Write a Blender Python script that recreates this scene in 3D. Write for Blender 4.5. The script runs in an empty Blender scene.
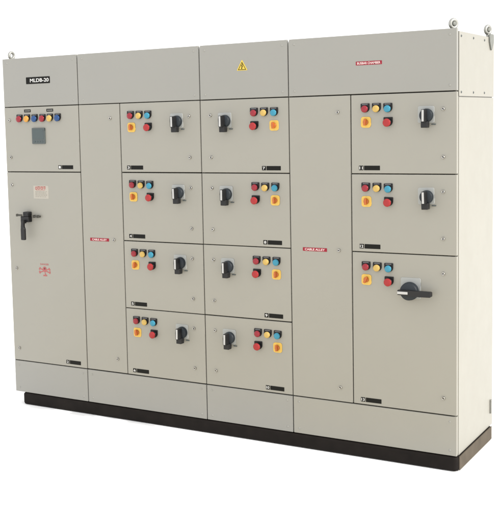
import bpy, bmesh, math, random
from mathutils import Vector, Matrix

random.seed(7)
S = bpy.context.scene
COL = S.collection
ZB = 0.081                       # height of the black base channel; cabinet bottom sits on it
X0, X1, X2, X3, X4, X5, X6 = 0.0, .5804, .8801, 1.4240, 1.9666, 2.3153, 2.862
D = 0.642

# ------------------------------------------------------------------ materials
def mat(name, col, rough=.45, metal=0., noise=0., nscale=30., bump=0., bscale=400., coat=0., spec=.5):
    m = bpy.data.materials.new(name); m.use_nodes = True
    nt = m.node_tree; b = nt.nodes['Principled BSDF']
    b.inputs['Base Color'].default_value = (*col, 1)
    b.inputs['Roughness'].default_value = rough
    b.inputs['Metallic'].default_value = metal
    b.inputs['Specular IOR Level'].default_value = spec
    b.inputs['Coat Weight'].default_value = coat
    tc = nt.nodes.new('ShaderNodeTexCoord')
    if noise:
        n = nt.nodes.new('ShaderNodeTexNoise'); n.inputs['Scale'].default_value = nscale
        n.inputs['Detail'].default_value = 6
        nt.links.new(tc.outputs['Object'], n.inputs['Vector'])
        mx = nt.nodes.new('ShaderNodeMix'); mx.data_type = 'RGBA'
        mx.inputs['A'].default_value = (*[c*(1-noise) for c in col], 1)
        mx.inputs['B'].default_value = (*[min(1, c*(1+noise)) for c in col], 1)
        nt.links.new(n.outputs['Fac'], mx.inputs['Factor'])
        nt.links.new(mx.outputs['Result'], b.inputs['Base Color'])
    if bump:
        n = nt.nodes.new('ShaderNodeTexNoise'); n.inputs['Scale'].default_value = bscale
        n.inputs['Detail'].default_value = 2
        nt.links.new(tc.outputs['Object'], n.inputs['Vector'])
        bp = nt.nodes.new('ShaderNodeBump'); bp.inputs['Strength'].default_value = bump
        bp.inputs['Distance'].default_value = .001
        nt.links.new(n.outputs['Fac'], bp.inputs['Height'])
        nt.links.new(bp.outputs['Normal'], b.inputs['Normal'])
    return m

def paint_material(name, A, B):
    """light grey powder coat: fine orange peel, slow sheet-metal waviness, thin dust"""
    m = bpy.data.materials.new(name); m.use_nodes = True
    nt = m.node_tree; b = nt.nodes['Principled BSDF']; L = nt.links
    g = nt.nodes.new('ShaderNodeNewGeometry')
    def noise(scale, det, rough=.5):
        n = nt.nodes.new('ShaderNodeTexNoise'); n.inputs['Scale'].default_value = scale
        n.inputs['Detail'].default_value = det; n.inputs['Roughness'].default_value = rough
        L.new(g.outputs['Position'], n.inputs['Vector']); return n
    dust = noise(2.3, 5, .6)
    mx = nt.nodes.new('ShaderNodeMix'); mx.data_type = 'RGBA'
    mx.inputs['A'].default_value = (*A, 1); mx.inputs['B'].default_value = (*B, 1)
    L.new(dust.outputs['Fac'], mx.inputs['Factor']); L.new(mx.outputs['Result'], b.inputs['Base Color'])
    sm = noise(9, 6, .65)
    mr = nt.nodes.new('ShaderNodeMapRange'); mr.inputs['To Min'].default_value = .36; mr.inputs['To Max'].default_value = .54
    L.new(sm.outputs['Fac'], mr.inputs['Value']); L.new(mr.outputs['Result'], b.inputs['Roughness'])
    peel = noise(420, 2); wave = noise(3.0, 1)
    b1 = nt.nodes.new('ShaderNodeBump'); b1.inputs['Strength'].default_value = .10; b1.inputs['Distance'].default_value = .001
    L.new(peel.outputs['Fac'], b1.inputs['Height'])
    b2 = nt.nodes.new('ShaderNodeBump'); b2.inputs['Strength'].default_value = .6; b2.inputs['Distance'].default_value = .006
    L.new(wave.outputs['Fac'], b2.inputs['Height']); L.new(b1.outputs['Normal'], b2.inputs['Normal'])
    L.new(b2.outputs['Normal'], b.inputs['Normal'])
    b.inputs['Specular IOR Level'].default_value = .35
    return m

PAINT_A = (.253, .247, .220); PAINT_B = (.272, .263, .232)
COVER_A = (.238, .236, .220); COVER_B = (.256, .252, .233)      # greyer paint of the bottom covers; on headers it paints in cooler sky light
M = dict(
    paint=paint_material('powder coated steel', PAINT_A, PAINT_B),
    paint_grey=paint_material('greyer powder coat, painted sky light on headers', COVER_A, COVER_B),
    seal=mat('black rubber seal', (.045, .042, .036), .8, spec=.1),
    base=mat('black base paint with dust', (.009, .007, .006), .7, noise=.55, nscale=14, bump=.3, bscale=60, spec=.12),
    base_end_sunlit=mat('dusty brown with sunlight painted in', (.086, .072, .056), .8, noise=.3, nscale=16, bump=.3, bscale=60, spec=.1),  # lighter brown than the base: sunlight on its end put into the colour
    black=mat('black plastic', (.011, .011, .012), .42, bump=.05, spec=.28),
    holder=mat('black holder plastic', (.008, .008, .009), .38, spec=.22),
    navy=mat('dark blue grey plastic', (.016, .021, .027), .5, bump=.05, spec=.25),
    plate=mat('pale grey plastic', (.300, .310, .304), .6, spec=.2),
    pointer=mat('white plastic', (.40, .40, .40), .5),
    insert=mat('grey legend insert', (.10, .10, .11), .5),
    red=mat('red lens', (.22, .016, .026), .22, spec=.3),
    yellow=mat('amber lens', (.44, .30, .085), .22, spec=.3),
    blue=mat('blue lens', (.030, .20, .30), .22, spec=.3),
    deepblue=mat('deep blue lens', (.014, .052, .16), .22, spec=.3),
    amber=mat('orange yellow lens', (.48, .24, .045), .22, spec=.3),
    cap=mat('red push cap', (.28, .018, .020), .38, spec=.3),
    yplate=mat('yellow legend plate', (.56, .36, .06), .45, noise=.08, nscale=60),
    orange=mat('orange red knob', (.36, .085, .010), .4),
    chrome=mat('nickel plated', (.38, .37, .35), .22, 1.0),
    steel=mat('zinc plated steel', (.30, .30, .28), .42, .7, noise=.15, nscale=60),
    lug=mat('dull galvanised steel', (.16, .165, .150), .6, .2, noise=.25, nscale=50),
    rod=mat('dark worn steel rod', (.055, .053, .046), .5, .3, noise=.3, nscale=80, spec=.3),
    slot=mat('dark slot', (.02, .02, .02), .5),
    ink_white=mat('white lettering', (.55, .55, .54), .5),
    ink_grey=mat('worn grey lettering', (.20, .20, .19), .5),
    plate_black=mat('engraved black plate', (.007, .007, .006), .5, spec=.12),
    plate_red=mat('red label plate', (.24, .016, .030), .5, noise=.15, nscale=80, spec=.15),
    ink_pink=mat('pale lettering on red', (.62, .52, .51), .5),
    meter=mat('grey meter housing', (.052, .066, .068), .45, noise=.06, nscale=40),
    glass=mat('meter window', (.058, .076, .079), .22, spec=.3),
    sticker=mat('cream notice paper', (.335, .315, .275), .6, noise=.05, nscale=50),
    ink_red=mat('faded red print', (.30, .085, .072), .6, noise=.25, nscale=90),
    ink_pale=mat('faint brown print', (.205, .19, .16), .6),
    stencil=mat('stencilled red', (.31, .088, .085), .6, noise=.3, nscale=90),
    stencil_dark=mat('stencilled maroon', (.12, .02, .025), .6),
    tri=mat('yellow warning triangle', (.55, .40, .04), .45),
    ground=mat('white ground', (.925, .925, .925), .85, spec=.1),
    bounce_patch=mat('warm white bounce patch', (.92, .84, .66), .85, spec=.1),  # made up to throw warm light back at the board
)

# ------------------------------------------------------------------ mesh helpers
def box(bm, x0, x1, y0, y1, z0, z1, bev=0., seg=2, mi=0):
    vs = [bm.verts.new((x, y, z)) for x in (x0, x1) for y in (y0, y1) for z in (z0, z1)]
    q = [(0, 1, 3, 2), (4, 6, 7, 5), (0, 4, 5, 1), (2, 3, 7, 6), (0, 2, 6, 4), (1, 5, 7, 3)]
    fs = [bm.faces.new([vs[i] for i in f]) for f in q]
    for f in fs: f.material_index = mi
    if bev:
        es = {e for f in fs for e in f.edges}
        r = bmesh.ops.bevel(bm, geom=list(es), offset=bev, segments=seg, affect='EDGES', profile=.5)
        for f in r['faces']: f.material_index = mi

def prism(bm, pts, y0, y1, bev=0., mi=0):
    """outline in x,z extruded from y0 (back) to y1 (front, smaller y); the front rim may be bevelled"""
    n = len(pts)
    A = [bm.verts.new((p[0], y0, p[1])) for p in pts]; B = [bm.verts.new((p[0], y1, p[1])) for p in pts]
    fr = bm.faces.new(B); bk = bm.faces.new(A[::-1]); fs = [fr, bk]
    for i in range(n): fs.append(bm.faces.new((A[i], A[(i+1) % n], B[(i+1) % n], B[i])))
    for f in fs: f.material_index = mi
    if bev:
        r = bmesh.ops.bevel(bm, geom=list(fr.edges), offset=bev, segments=2, affect='EDGES', profile=.5)
        for f in r['faces']: f.material_index = mi

def circ(r, n=32, cx=0, cz=0):
    return [(cx + r*math.cos(2*math.pi*i/n), cz + r*math.sin(2*math.pi*i/n)) for i in range(n)]

def lathe(bm, prof, n=32, mi=0):
    """profile of (radius, y) from the back outwards, spun about the y axis, closed in front"""
    rings = []
    for r, y in prof:
        if r < 1e-6: rings.append([bm.verts.new((0, y, 0))])
        else: rings.append([bm.verts.new((r*math.cos(2*math.pi*i/n), y, r*math.sin(2*math.pi*i/n))) for i in range(n)])
    for a, b in zip(rings, rings[1:]):
        for i in range(n):
            j = (i+1) % n
            f = bm.faces.new((a[i], a[j], b[j], b[i]) if len(b) > 1 else (a[i], a[j], b[0]))
            f.material_index = mi; f.smooth = True
    if len(rings[-1]) > 1: bm.faces.new(rings[-1]).material_index = mi

def rrect(w, h, r, cx=0, cz=0, n=4):
    out = []
    for sx, sz, a0 in ((1, 1, 0), (-1, 1, 90), (-1, -1, 180), (1, -1, 270)):
        for k in range(n+1):
            a = math.radians(a0 + 90*k/n)
            out.append((cx + sx*(w/2-r) + r*math.cos(a), cz + sz*(h/2-r) + r*math.sin(a)))
    return out

def mesh(fn, mats, name='mesh'):
    bm = bmesh.new(); fn(bm)
    bmesh.ops.recalc_face_normals(bm, faces=bm.faces)
    me = bpy.data.meshes.new(name); bm.to_mesh(me); bm.free()
    for m in mats: me.materials.append(M[m])
    return me

def obj(name, me, loc=(0, 0, 0), parent=None, label=None):
    o = bpy.data.objects.new(name, me); COL.objects.link(o)
    o.location = loc; o.parent = parent
    if label: o['label'] = label
    return o

def text_obj(s, w, h, thick, m):
    """lettering as a mesh standing in the x,z plane, centred, fitted to w x h, facing -y"""
    cu = bpy.data.curves.new('lettering', 'FONT'); cu.body = s
    cu.align_x = 'LEFT'; cu.extrude = .01; cu.offset = .018
    t = bpy.data.objects.new('lettering', cu); COL.objects.link(t)
    bpy.context.view_layer.update()
    me = bpy.data.meshes.new_from_object(t.evaluated_get(bpy.context.evaluated_depsgraph_get()))
    bpy.data.objects.remove(t); bpy.data.curves.remove(cu)
    xs = [v.co.x for v in me.vertices]; ys = [v.co.y for v in me.vertices]; zs = [v.co.z for v in me.vertices]
    for v in me.vertices:
        x = (v.co.x-(min(xs)+max(xs))/2)/(max(xs)-min(xs))*w
        z = (v.co.y-(min(ys)+max(ys))/2)/(max(ys)-min(ys))*h
        y = -(v.co.z-min(zs))/(max(zs)-min(zs))*thick
        v.co = (x, y, z)
    me.materials.clear(); me.materials.append(M[m])
    return me

# ------------------------------------------------------------------ the setting
gm = mesh(lambda bm: bm.faces.new([bm.verts.new(p) for p in ((-150, -150, 0), (150, -150, 0), (150, 150, 0), (-150, 150, 0))]), ['ground'], 'ground')
g = obj('ground', gm); g['kind'] = 'structure'

am = mesh(lambda bm: bm.faces.new([bm.verts.new(p) for p in ((.15, -2.7, .004), (6.5, -2.7, .004), (6.5, -.30, .004), (.15, -.30, .004))]), ['bounce_patch'], 'warm_bounce_patch')  # added ground patch; its warm colour bounces light onto the lower front
ap = obj('warm_bounce_patch', am); ap['kind'] = 'structure'

# ------------------------------------------------------------------ the switchboard
root = bpy.data.objects.new('switchboard', None); COL.objects.link(root)
root['label'] = 'long light grey steel electrical switchboard of four bolted sections on a black base'
root['category'] = 'switchboard'
PZ = ZB                                  # cabinet zero height

def part(name, fn, mats, loc, label=None):
    return obj(name, mesh(fn, mats, name), (loc[0], loc[1], loc[2]+PZ), root, label)
def sub(name, me, loc, parent, label=None):
    return obj(name, me, loc, parent, label)

# base channel, rounded corners, slightly uneven bottom lip
def f_base(bm):
    x0, x1, y0, y1 = .062, 2.864, -.004, .615
    r = .022; pts = []
    for cx, cy, a0 in ((x1-r, y1-r, 0), (x0+r, y1-r, 90), (x0+r, y0+r, 180), (x1-r, y0+r, 270)):
        for k in range(6):
            a = math.radians(a0+90*k/5); pts.append((cx+r*math.cos(a), cy+r*math.sin(a)))
    rings = []
    for z, off in ((-.0765, .0), (-.068, .003), (-.016, .003), (-.009, .0), (-.0065, -.006)):
        ring = []
        for (x, y) in pts:
            dx = (1 if x > 1.4 else -1)*off; dy = (1 if y > .3 else -1)*off
            ring.append(bm.verts.new((x+dx, y+dy, z)))
        rings.append(ring)
    n = len(pts)
    for a, b in zip(rings, rings[1:]):
        for i in range(n): bm.faces.new((a[i], a[(i+1) % n], b[(i+1) % n], b[i]))
    bm.faces.new(rings[-1]); bm.faces.new(rings[0][::-1])
part('base_channel', f_base, ['base'], (0, 0, 0), 'black base channel under the whole row')
part('base_sunlit_end', lambda bm: box(bm, 0, .006, 0, .580, -.0755, -.0062, .0015, 2), ['base_end_sunlit'], (2.8672, .017, 0), 'dusty brown end of the base with sunlight painted in')  # separate piece added to carry the sunlit tone of the base's right end

# carcass and dark seals behind the door gaps
SEC = [(X0, X1), (X1, X3), (X3, X4), (X4, X6)]
def f_carc(bm):
    for i, (a, b) in enumerate(SEC):
        box(bm, a+.003, b-(.003 if i < 3 else .0055), .0245, D-.004, -.0062, 2.078, .002, 1)
part('carcass', f_carc, ['paint'], (0, 0, 0))
def f_seal(bm):
    for i, (a, b) in enumerate(SEC): box(bm, a+.009, b-.014, .0205, .0242, .008, 2.07)
    box(bm, .0006, .030, .0035, .0200, 1.8000, 1.8050); box(bm, .0006, .030, .0035, .0200, 1.3990, 1.4040); box(bm, .0006, .030, .0035, .0200, .1985, .2035)
part('door_seal', f_seal, ['seal'], (0, 0, 0), 'dark rubber seal showing in the door gaps')

GAP = .0025
screw_me = mesh(lambda bm: (lathe(bm, [(.0060, 0), (.0060, -.0008), (.0045, -.0016), (0, -.0019)], 14)), ['paint_grey'], 'screw')
dscrew_me = mesh(lambda bm: (lathe(bm, [(.0085, 0), (.0085, -.001), (.0055, -.0014), (.0055, -.003), (0, -.004)], 14)), ['steel'], 'screw')
def slab(name, a, b, z0, z1, label=None, notch=(0, 0), gap=GAP, paint='paint'):
    w, h = b-a, z1-z0; gl = gr = gap
    if a == X0: gl = .0
    if b == X6: gr = .0
    def f(bm):
        if notch[0] or notch[1]:
            l, r, t = gl, w-gr, h
            pts = [(l, gap), (r, gap)]
            pts += [(r, t-.016), (r-.0045, t-.012), (r-.0050, t)] if notch[1] else [(r, t)]
            pts += [(l+.0050, t), (l+.0045, t-.012), (l, t-.016)] if notch[0] else [(l, t)]
            prism(bm, pts, .020, 0, .0026)
        else:
            box(bm, gl, w-gr, 0, .020, gap, h-gap, .0028, 3)
    o = part(name, f, [paint], (a, random.uniform(-.0009, .0009), z0), label)   # doors never hang perfectly flush
    if name == 'door': o.location.z += random.uniform(-.0006, .0006)
    return o, w, h
def corner_screws(o, w, h, mx=.035, mz=.028):
    for x in (mx, w-mx):
        for z in (mz, h-mz): sub('screw', screw_me, (x, 0, z), o)

# headers and bottom covers
heads = []
for i, (a, b) in enumerate(SEC):
    o, w, h = slab('header_cover', a, b, 1.8025, 2.1, 'header cover with cooler sky light painted in', (i > 0, i < 3), paint='paint_grey'); corner_screws(o, w, h); heads.append(o)
    o2, w, h = slab('bottom_cover', a, b, -.005, .2005, 'greyer bottom cover' if i < 3 else None, paint='paint_grey' if i < 3 else 'paint'); corner_screws(o2, w, h, .035, .03)

ZR = [1.8025, 1.4015, 1.0015, .602, .2015]
doors = {}
def door(key, *a): doors[key] = slab(*a)[0]; return doors[key]
door('A1', 'door', X0, X1, ZR[1], ZR[0], 'upper door with six lamps and a square meter')
door('A2', 'door', X0, X1, ZR[4], ZR[1], 'tall door with black lever handle')
door('B', 'door', X1, X2, ZR[4], ZR[0], 'tall narrow plain door')
door('E', 'door', X4, X5, ZR[4], ZR[0], 'tall narrow plain door')
for k in range(4):
    door('C%d' % k, 'door', X2, X3, ZR[k+1], ZR[k])
    door('D%d' % k, 'door', X3, X4, ZR[k+1], ZR[k])
for k in range(2): door('F%d' % k, 'door', X5, X6, ZR[k+1], ZR[k])
door('F2', 'door', X5, X6, ZR[4], ZR[2], 'tall door with large horizontal rotary handle')

def on(o, x, z, y=0.):                     # cabinet coordinates -> position on a door
    return (x-o.location.x, y, z+PZ-o.location.z)

# latches
def f_latch(bm):
    lathe(bm, [(.0090, 0), (.0090, -.005), (.0076, -.0075), (.0062, -.0078), (.0056, -.0050)], 20, 0)
    box(bm, -.0024, .0024, -.0064, -.0045, -.0052, .0052, 0, 1, 1)
latch_me = mesh(f_latch, ['chrome', 'slot'], 'latch')
def latch(key, x, z):
    o = sub('latch', latch_me, on(doors[key], x, z), doors[key]); o.rotation_euler = (0, random.choice((0, .8, 1.57, 2.3)), 0)
for x, z in ((.040, 1.721), (.041, 1.491)): latch('A1', x, z)
for x, z in ((.040, 1.319), (.050, .794), (.046, .281)): latch('A2', x, z)
for z in (1.717, 1.002, .286): latch('B', .811, z)
for z in (1.715, 1.003, .278): latch('E', 2.244, z)
for k in range(4):
    for dz in (1.717, 1.487): latch('C%d' % k, 1.351, dz-.4*k); latch('D%d' % k, 1.489, dz-.4*k)
for k, z in ((0, 1.718), (0, 1.485), (1, 1.316), (1, 1.085), (2, .912), (2, .287)): latch('F%d' % k, 2.795, z)

# black number plates: small number tag, then a long blank bar
bar_me = mesh(lambda bm: (box(bm, -.056, -.0325, -.0016, 0, -.0115, .0115, .0006, 1), box(bm, -.029, .056, -.0016, 0, -.0115, .0115, .0006, 1)), ['plate_black'], 'number_plate')
def numplate(key, x, z, s):
    o = sub('number_plate', bar_me, on(doors[key], x, z), doors[key], 'black number plate')
    d = doors[key]
    t = text_obj(s, .0135 if len(s) == 1 else .0175, .0145, .0004, 'ink_white')
    p = on(d, x-.0443, z, -.0017); sub('lettering', t, p, d)
numplate('A1', .470, 1.431, '1'); numplate('A2', .476, .230, '2')
for k in range(4):
    numplate('C%d' % k, .977, 1.430-.4*k, str(3+k)); numplate('D%d' % k, 1.859, 1.4285-.4*k, str(7+k))
for k, z in ((0, 1.431), (1, 1.031), (2, .229)): numplate('F%d' % k, 2.414, z, str(11+k))

# lamps
def shield(w=.046, top=.022, bot=-.023):
    pts = rrect(w, .020, .003, 0, top-.010)[:10]        # upper two corners
    pts = [(w/2, 0)] + pts + [(-w/2, 0)]
    n = 14
    for k in range(1, n):
        a = math.pi+math.pi*k/n
        pts.append((w/2*math.cos(a), -bot*math.sin(a)*1.0))
    return pts
def f_holder(bm):
    prism(bm, shield(), 0, -.006, .0012, 0)
    box(bm, -.015, .015, -.0066, -.0058, .0150, .0195, 0, 1, 1)
    b2 = bmesh.new(); lathe(b2, [(.0180, -.005), (.0180, -.0095), (.0165, -.011), (.0150, -.011)], 28, 0)
    bmesh.ops.translate(b2, verts=b2.verts, vec=(0, 0, -.0055))
    me = bpy.data.meshes.new('ring'); b2.to_mesh(me); b2.free(); bm.from_mesh(me); bpy.data.meshes.remove(me)
lamp_me = mesh(f_holder, ['holder', 'insert'], 'indicator_lamp')
lens_prof = [(.0150, -.0112), (.0148, -.0165), (.0125, -.0195), (.0075, -.0215), (0, -.0222)]
LENS = {c: mesh(lambda bm: lathe(bm, lens_prof, 28), [c], 'lens') for c in ('red', 'yellow', 'blue', 'deepblue', 'amber')}
WORD = dict(red='red', yellow='pale amber', blue='light blue', deepblue='dark blue', amber='orange yellow')
def seat(o, a=.035):                        # hand-fitted: each sits a hair off square
    o.rotation_euler = (0, random.uniform(-a, a), 0); o.location.z += random.uniform(-.0008, .0008)
def lamp(x, z, c, k=1.17):
    o = obj('indicator_lamp', lamp_me, (x, 0, z+PZ), root, WORD[c]+' indicator lamp')
    l = sub('lens', LENS[c], (0, 0, -.0058), o, WORD[c]+' lens'); l.scale = (k, 1, k); seat(o)

# red push button
def f_btn_holder(bm):
    prism(bm, shield(.047), 0, -.006, .0012, 0)
    b2 = bmesh.new(); lathe(b2, [(.0190, -.005), (.0190, -.014), (.0170, -.016)], 28, 0)
    bmesh.ops.translate(b2, verts=b2.verts, vec=(0, 0, -.005))
    me = bpy.data.meshes.new('ring'); b2.to_mesh(me); b2.free(); bm.from_mesh(me); bpy.data.meshes.remove(me)
btn_me = mesh(f_btn_holder, ['holder'], 'push_button')
cap_me = mesh(lambda bm: lathe(bm, [(.0130, -.0155), (.0135, -.020), (.0198, -.0215), (.0204, -.0255), (.0190, -.0285), (.0120, -.0305), (0, -.0312)], 32), ['cap'], 'cap')
def button(x, z):
    o = obj('push_button', btn_me, (x, 0, z+PZ), root, 'red stop push button')
    sub('cap', cap_me, (0, 0, -.005), o); seat(o)

# yellow selector switch
sel_me = mesh(lambda bm: prism(bm, rrect(.053, .055, .013), 0, -.0035, .001), ['yplate'], 'selector_switch')
def f_knob(bm):
    lathe(bm, [(.0135, -.0036), (.0135, -.010), (.0120, -.012), (0, -.012)], 30)
    prism(bm, [(-.0050, -.016), (.0050, -.016), (.0062, 0), (.0050, .0165), (0, .0185), (-.0050, .0165), (-.0062, 0)], -.010, -.025, .0020)
knob_me = mesh(f_knob, ['orange'], 'knob')
def selector(x, z, a=0):
    o = obj('selector_switch', sel_me, (x, 0, z+PZ), root, 'yellow selector switch with orange knob')
    k = sub('knob', knob_me, (0, 0, 0), o); k.rotation_euler = (0, a+random.uniform(-.12, .12), 0); seat(o, .025)

# small rotary isolator handle: pale plate, dark dial, grip hanging down, white pointer on the grip
iso_plate = mesh(lambda bm: prism(bm, rrect(.083, .082, .008), 0, -.004, .0012), ['plate'], 'plate')
dial_me = mesh(lambda bm: lathe(bm, [(.033, -.004), (.033, -.012), (.0315, -.024), (.029, -.0265), (0, -.0270)], 40), ['navy'], 'isolator_handle')
def f_grip(bm):
    prism(bm, [(-.009, -.032), (.009, -.032), (.0095, .005), (.0080, .029), (-.0080, .029), (-.0095, .005)], -.020, -.066, .0022)
    box(bm, -.0165, .0165, -.047, -.012, -.060, -.0285, .003, 2)
grip_me = mesh(f_grip, ['black'], 'grip')
ptr_me = mesh(lambda bm: box(bm, -.0052, .0052, -.0672, -.0655, -.029, .0265, .0005, 1), ['pointer'], 'pointer')
side_tab_me = mesh(lambda bm: box(bm, -.011, .011, -.005, -.0005, -.0025, .0025, .001, 1), ['meter'], 'side_tab')  # small grey tab at the plate's lower right
def isolator(x, z):
    o = obj('isolator_handle', dial_me, (x, 0, z+PZ), root, 'dark rotary isolator handle on pale plate')
    sub('plate', iso_plate, (-.004, 0, .004), o); sub('grip', grip_me, (0, 0, 0), o)
    sub('pointer', ptr_me, (0, 0, 0), o); sub('side_tab', side_tab_me, (.034, 0, -.044), o); seat(o, .03)

def controls(xr, z, mirror, xi, row):
    lamp(xr, z+.334, 'red'); lamp(xr+.060, z+.333, 'yellow'); lamp(xr+.120, z+.332, 'blue')
    sa = (0, 0, .15, -.1)[row]
    if mirror: button(xr+.001, z+.263); selector(xr+.118, z+.260, sa)
    else: selector(xr+.003, z+.261, sa); button(xr+.121, z+.263)
    isolator(xi, z+.289)
for k in range(4):
    controls(.9575, 1.4-.4*k, False, 1.274, k); controls(1.7615, 1.396-.4*k, True, 1.584, k)
for k in range(2): controls(2.3945, 1.4-.4*k, False, 2.714, k)
lamp(2.393, .931, 'red'); lamp(2.453, .930, 'yellow'); lamp(2.514, .928, 'blue')
selector(2.394, .860, .5); button(2.516, .861)

# large rotary handle, arm to the right
big = part('isolator_handle', lambda bm: lathe(bm, [(.046, -.004), (.046, -.014), (.044, -.030), (.040, -.034), (0, -.035)], 48), ['navy'], (2.626, 0, .816), 'large dark rotary handle with its arm to the right')
sub('plate', mesh(lambda bm: prism(bm, rrect(.104, .104, .008), 0, -.004, .0012), ['plate'], 'plate'), (.003, 0, .014), big)
def f_arm(bm):
    prism(bm, [(-.048, -.012), (.02, -.0145), (.070, -.0165), (.117, -.016), (.123, -.012), (.123, .007), (.118, .011), (.02, .0125), (-.048, .012)], -.030, -.058, .004)
sub('grip', mesh(f_arm, ['black'], 'grip'), (0, 0, -.003), big)
sub('pointer', mesh(lambda bm: box(bm, -.047, .006, -.0594, -.057, -.0065, .0065, .0006, 1), ['pointer'], 'pointer'), (0, 0, -.0035), big)

# lever handle on the tall left door
def f_lever_body(bm):
    box(bm, -.044, .020, -.036, 0, -.032, .004, .004, 2)
    box(bm, -.022, .020, -.038, 0, .0045, .032, .004, 2)
    box(bm, -.016, -.004, -.0395, -.037, .010, .026, .001, 1); box(bm, .002, .014, -.0395, -.037, .010, .026, .001, 1)
lever = part('lever_handle', f_lever_body, ['black'], (.170, 0, 1.123), 'black lever handle on tall left door')
def f_lgrip(bm):
    prism(bm, [(-.012, .036), (.012, .036), (.009, .012), (.008, -.004), (.0150, -.020), (.0150, -.084), (.011, -.088), (-.011, -.088), (-.0150, -.084), (-.0150, -.020), (-.008, -.004), (-.009, .012)], -.046, -.062, .003)
    box(bm, -.010, .010, -.048, -.030, .014, .032, .002, 1)
sub('grip', mesh(f_lgrip, ['black'], 'grip'), (-.010, 0, -.053), lever)
sub('bolt', mesh(lambda bm: (box(bm, -.022, .024, -.050, -.038, -.0060, .0060, .003, 2), box(bm, -.020, -.011, -.0512, -.0375, -.0078, .0078, .001, 1)), ['rod'], 'bolt'), (-.047, 0, .012), lever)
sub('side_tab', mesh(lambda bm: (box(bm, -.028, .028, -.020, -.008, -.0060, .0060, .003, 2), box(bm, -.028, -.018, -.022, -.006, -.0085, .0085, .001, 1), box(bm, .004, .012, -.022, -.006, -.008, .008, .001, 1)), ['rod'], 'side_tab'), (.069, 0, .004), lever)  # steel hasp to the right of the lever

# left section: lamps, tags, meter
for x, c in zip((.124, .184, .245, .306, .364, .424), ('red', 'amber', 'deepblue', 'red', 'yellow', 'deepblue')): lamp(x, 1.733, c, 1.30)
tag_me = mesh(lambda bm: box(bm, -.026, .026, -.0015, 0, -.0085, .0085, .0005, 1), ['plate_black'], 'legend_tag')
tagline_me = mesh(lambda bm: [box(bm, x, x+.0065, -.0019, -.0015, -.003, .003) for x in (-.019, -.0105, -.002, .0065, .0145)], ['ink_grey'], 'lettering')
for x in (.187, .363):
    o = sub('legend_tag', tag_me, on(doors['A1'], x, 1.7765), doors['A1'], 'small black legend tag above the lamps')
    sub('lettering', tagline_me, on(doors['A1'], x, 1.7765), doors['A1'])
def f_meter(bm):
    prism(bm, rrect(.100, .097, .004), 0, -.010, .0015)
mt = part('panel_meter', f_meter, ['meter'], (.272, 0, 1.622), 'square grey panel meter')
sub('window', mesh(lambda bm: prism(bm, rrect(.082, .060, .003), -.0095, -.0112, .0004), ['glass'], 'window'), (0, 0, .010), mt)
btn4 = mesh(lambda bm: prism(bm, rrect(.013, .009, .002), -.0095, -.0118, .0005), ['glass'], 'key')
for x in (-.030, -.010, .010, .030): sub('key', btn4, (x, 0, -.034), mt)

# big black name plate
hd = heads[0]
sub('name_plate', mesh(lambda bm: prism(bm, rrect(.186, .041, .003), 0, -.0018, .0005), ['plate_black'], 'name_plate'), on(hd, .279, 1.960), hd, 'black name plate with white lettering')
sub('lettering', text_obj('MLDB-20', .146, .022, .0005, 'ink_white'), on(hd, .291, 1.960, -.0019), hd)

# red label plates
red_me = mesh(lambda bm: prism(bm, rrect(.138, .0185, .0015), 0, -.0015, .0004), ['plate_red'], 'label_plate')
def redlabel(o, x, z, s, w):
    sub('label_plate', red_me, on(o, x, z), o, 'narrow red label plate')
    sub('lettering', text_obj(s, w*1.1, .0115, .0004, 'ink_pink'), on(o, x, z, -.0016), o)
redlabel(doors['B'], .705, 1.000, 'CABLE ALLEY', .098)
redlabel(doors['E'], 2.107, 1.002, 'CABLE ALLEY', .104)
redlabel(heads[3], 2.415, 1.957, 'BUSBAR CHAMBER', .112)

# yellow electric warning triangle
def f_tri(bm):
    prism(bm, [(-.030, -.026), (.030, -.026), (.0315, -.0235), (.0015, .0295), (-.0015, .0295), (-.0315, -.0235)], 0, -.001, 0, 0)
    def tri(s, c): return [(-.0268*s, c-.0155*s), (.0268*s, c-.0155*s), (0, c+.031*s)]
    o_, i_ = tri(.93, -.0085), tri(.74, -.0085)
    for k in range(3):
        a, b = o_[k], o_[(k+1) % 3]; c, d = i_[(k+1) % 3], i_[k]
        prism(bm, [a, b, c, d], -.0009, -.0014, 0, 1)
    bolt = [(.003, .012), (-.006, -.004), (-.0005, -.0035), (-.004, -.0125), (-.0065, -.0115), (-.003, -.0195), (.0025, -.0135), (.0002, -.0130), (.0055, -.0010), (.0002, -.0012), (.0065, .012)]
    prism(bm, bolt, -.0009, -.0014, 0, 1)
sub('warning_triangle', mesh(f_tri, ['tri', 'plate_black'], 'warning_triangle'), on(heads[2], 1.693, 1.979), heads[2], 'yellow triangle with black lightning bolt')

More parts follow.
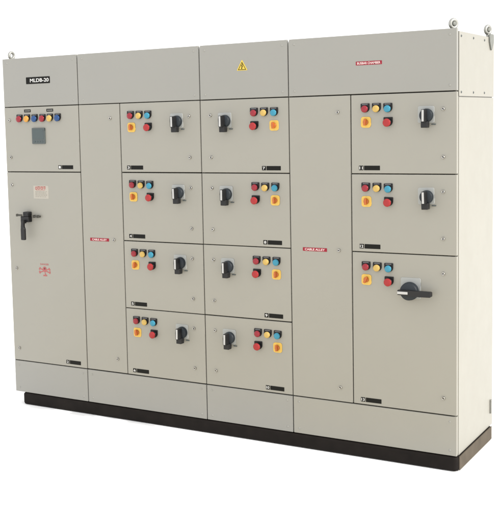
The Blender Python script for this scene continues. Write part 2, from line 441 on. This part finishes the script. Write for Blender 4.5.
# cream notice sticker and red stencilled danger mark on the tall left door
A2 = doors['A2']
sub('notice_sticker', mesh(lambda bm: prism(bm, rrect(.118, .080, .002), 0, -.0006), ['sticker'], 'notice_sticker'), on(A2, .270, 1.277), A2, 'cream notice sticker with red heading')
def f_head(bm):
    for x, w, z0, z1 in ((-.040, .016, .016, .036), (-.020, .018, .018, .040), (.004, .020, .018, .038), (.026, .014, .020, .040)):
        prism(bm, rrect(w, z1-z0, .005, x, (z0+z1)/2), -.0005, -.0009)
        prism(bm, rrect(w*.4, (z1-z0)*.45, .002, x, (z0+z1)/2), -.0008, -.0011, 0, 1)
    box(bm, -.045, .036, -.0009, -.0005, .0385, .041)
    box(bm, -.042, .030, -.0009, -.0005, .0118, .0140)
hh = sub('heading', mesh(f_head, ['ink_red', 'sticker'], 'heading'), on(A2, .273, 1.278), A2); hh.scale = (1, 1, .84)
def f_lines(bm):
    for i, z in enumerate((.004, -.005, -.014, -.023, -.034)):
        x = -.045
        while x < .040:
            w = random.uniform(.006, .016); box(bm, x, min(x+w, .047), -.0009, -.0005, z-.0018, z+.0018); x += w+.0035
hh = sub('small_print', mesh(f_lines, ['ink_pale'], 'small_print'), on(A2, .270, 1.277), A2); hh.scale = (1, 1, .84)
def f_mark(bm):
    def bar(x0, z0, x1, z1, w, mi=0, y=-.0006):
        d = Vector((x1-x0, z1-z0)).normalized()*w/2; n = Vector((-d.y, d.x))
        prism(bm, [(x0-n.x, z0-n.y), (x1-n.x, z1-n.y), (x1+n.x, z1+n.y), (x0+n.x, z0+n.y)], 0, y, 0, mi)
    bar(-.036, -.012, .034, .010, .007); bar(-.034, .011, .036, -.011, .007, 0, -.0008)
    for x, z in ((-.038, -.015), (-.040, -.008), (.036, .013), (.040, .006), (-.036, .014), (-.040, .008), (.040, -.014), (.041, -.007)):
        prism(bm, circ(.0058, 14, x, z), 0, -.0007 - .0001*random.random(), 0, 0)
    prism(bm, circ(.0150, 24, 0, .010), 0, -.0010, 0, 0)
    prism(bm, circ(.0065, 18, .001, .012), 0, -.0014, 0, 1)
    prism(bm, rrect(.014, .012, .003, .002, -.006), 0, -.0011, 0, 0)
    bar(-.012, -.031, .018, -.031, .009); bar(.002, -.016, .010, -.030, .008, 0, -.0009)
sub('danger_mark', mesh(f_mark, ['stencil', 'stencil_dark'], 'danger_mark'), on(A2, .275, .790), A2, 'red danger mark with dark centre')
sub('lettering', text_obj('DANGER', .068, .011, .0006, 'stencil'), on(A2, .275, .829), A2)

# right-hand side: upper and lower side covers
def side_cover(name, y0, y1, z0, z1, proud):
    return part(name, lambda bm: box(bm, 0, .004+proud, 0, y1-y0, 0, z1-z0, .0022, 3), ['paint'], (X6-.005, y0, z0))
up = side_cover('side_cover', .0295, D, 1.7775, 2.088, .0035)
lo = side_cover('side_cover', .0300, D, -.005, 1.7735, .0020)
post = part('corner_post', lambda bm: box(bm, 0, .0045, 0, .0045, 0, 1.7735, .001, 1), ['paint'], (X6-.0062, .0225, .003))
part('corner_post', lambda bm: box(bm, 0, .0040, 0, .0040, 0, .300, .001, 1), ['seal'], (X6-.0060, .0250, 1.7775))
sscrew = mesh(lambda bm: lathe(bm, [(.0085, 0), (.0085, -.001), (.0060, -.0014), (.0060, -.0035), (.0035, -.0040), (.0030, -.0025), (0, -.0025)], 16), ['meter'], 'screw')
for y in (.060, .264, .460):
    for z in (2.066, 1.797):
        s = sub('screw', sscrew, (.0076, y-.0295, z-1.7775), up); s.rotation_euler = (0, 0, math.pi/2); s.scale = (.75, .75, .75)
hg = part('cable_clip', lambda bm: box(bm, 0, .010, 0, .018, 0, .075, .002, 1), ['steel'], (X6+.0008, .590, .065), 'small grey clip at the rear edge')

# lifting eyes on the roof
def f_eye(bm):
    R, r, n, m = .0190, .0090, 28, 12
    vs = [[bm.verts.new(((R+r*math.cos(b))*math.cos(a), r*math.sin(b), .046+(R+r*math.cos(b))*math.sin(a))) for b in [2*math.pi*j/m for j in range(m)]] for a in [2*math.pi*i/n for i in range(n)]]
    for i in range(n):
        for j in range(m):
            f = bm.faces.new((vs[i][j], vs[(i+1) % n][j], vs[(i+1) % n][(j+1) % m], vs[i][(j+1) % m])); f.smooth = True
    for r0, r1, z0, z1 in ((.018, .017, 0, .008), (.011, .009, .007, .024)):
        lo_ = [bm.verts.new((r0*math.cos(2*math.pi*i/20), r0*math.sin(2*math.pi*i/20), z0)) for i in range(20)]
        hi_ = [bm.verts.new((r1*math.cos(2*math.pi*i/20), r1*math.sin(2*math.pi*i/20), z1)) for i in range(20)]
        for i in range(20): bm.faces.new((lo_[i], lo_[(i+1) % 20], hi_[(i+1) % 20], hi_[i]))
        bm.faces.new(hi_); bm.faces.new(lo_[::-1])
eye_me = mesh(f_eye, ['steel'], 'lifting_eye')
for x, y, z, a in ((.024, .060, 2.078, 1.45), (2.826, .060, 2.080, 1.00)):
    e = obj('lifting_eye', eye_me, (x, y, z+PZ), root); e.rotation_euler = (0, 0, a); e.scale = (1.0,)*3
e = obj('lifting_eye', eye_me, (2.850, .575, 2.081+PZ), root); e.rotation_euler = (0, 0, 1.15)
pin_me = mesh(lambda bm: lathe(bm, [(.0096, .009), (.0104, .008), (.0104, -.008), (.0092, -.010), (0, -.010)], 20), ['lug'], 'eye_plug')
for o in [q for q in COL.objects if q.name.startswith('lifting_eye')][1:]: sub('eye_plug', pin_me, (0, 0, .046), o)
# bent lug that carries the rear eye on the side cover
def f_lug(bm):
    prism(bm, [(-.030, .022), (-.038, .006), (-.036, -.018), (-.012, -.056), (-.002, -.062), (.008, -.056), (.036, -.018), (.040, .006), (.032, .022)], .003, -.004, .0015)
lug = obj('lifting_lug', mesh(f_lug, ['lug'], 'lifting_lug'), (X6+.0065, .575, 2.082+PZ), root, 'tapered grey lug on the rear top corner')
lug.rotation_euler = (0, 0, math.pi/2)

# ------------------------------------------------------------------ camera (fitted to the photograph)
cam = bpy.data.cameras.new('camera'); co = bpy.data.objects.new('camera', cam); COL.objects.link(co)
yaw, pitch, roll = .55059, -.098241, -.024591
f = Vector((-math.sin(yaw)*math.cos(pitch), math.cos(yaw)*math.cos(pitch), math.sin(pitch)))
rt = f.cross(Vector((0, 0, 1))).normalized(); upv = rt.cross(f)
r2 = rt*math.cos(roll)+upv*math.sin(roll); u2 = upv*math.cos(roll)-rt*math.sin(roll)
mw = Matrix((r2, u2, -f)).transposed().to_4x4(); mw.translation = Vector((4.36495, -4.91605, 1.68570+PZ))
co.matrix_world = mw
cam.sensor_fit = 'HORIZONTAL'; cam.sensor_width = 36; cam.lens = 1029.91/500*36
cam.shift_x = (250-191.0)/500; cam.shift_y = -(261-223.3)/500
cam.clip_start = .05; cam.clip_end = 1000
S.camera = co

# ------------------------------------------------------------------ light
w = bpy.data.worlds.new('World'); S.world = w; w.use_nodes = True
bg = w.node_tree.nodes['Background']; bg.inputs['Color'].default_value = (1, 1, 1, 1); bg.inputs['Strength'].default_value = 1.1
sun = bpy.data.lights.new('sun', 'SUN'); sun.energy = 2.45; sun.angle = math.radians(.6); sun.color = (1, .95, .86)
so = bpy.data.objects.new('sun', sun); COL.objects.link(so)
el, az = math.radians(28), math.radians(-.6)           # from the right, just behind the front plane
d = Vector((math.cos(el)*math.cos(az), math.cos(el)*math.sin(az), math.sin(el)))
so.rotation_euler = d.to_track_quat('Z', 'Y').to_euler(); so.location = (8, 0, 6)
S.view_settings.view_transform = 'Standard'; S.view_settings.look = 'None'
S.view_settings.exposure = .6; S.view_settings.gamma = 1
S.cycles.max_bounces = 8
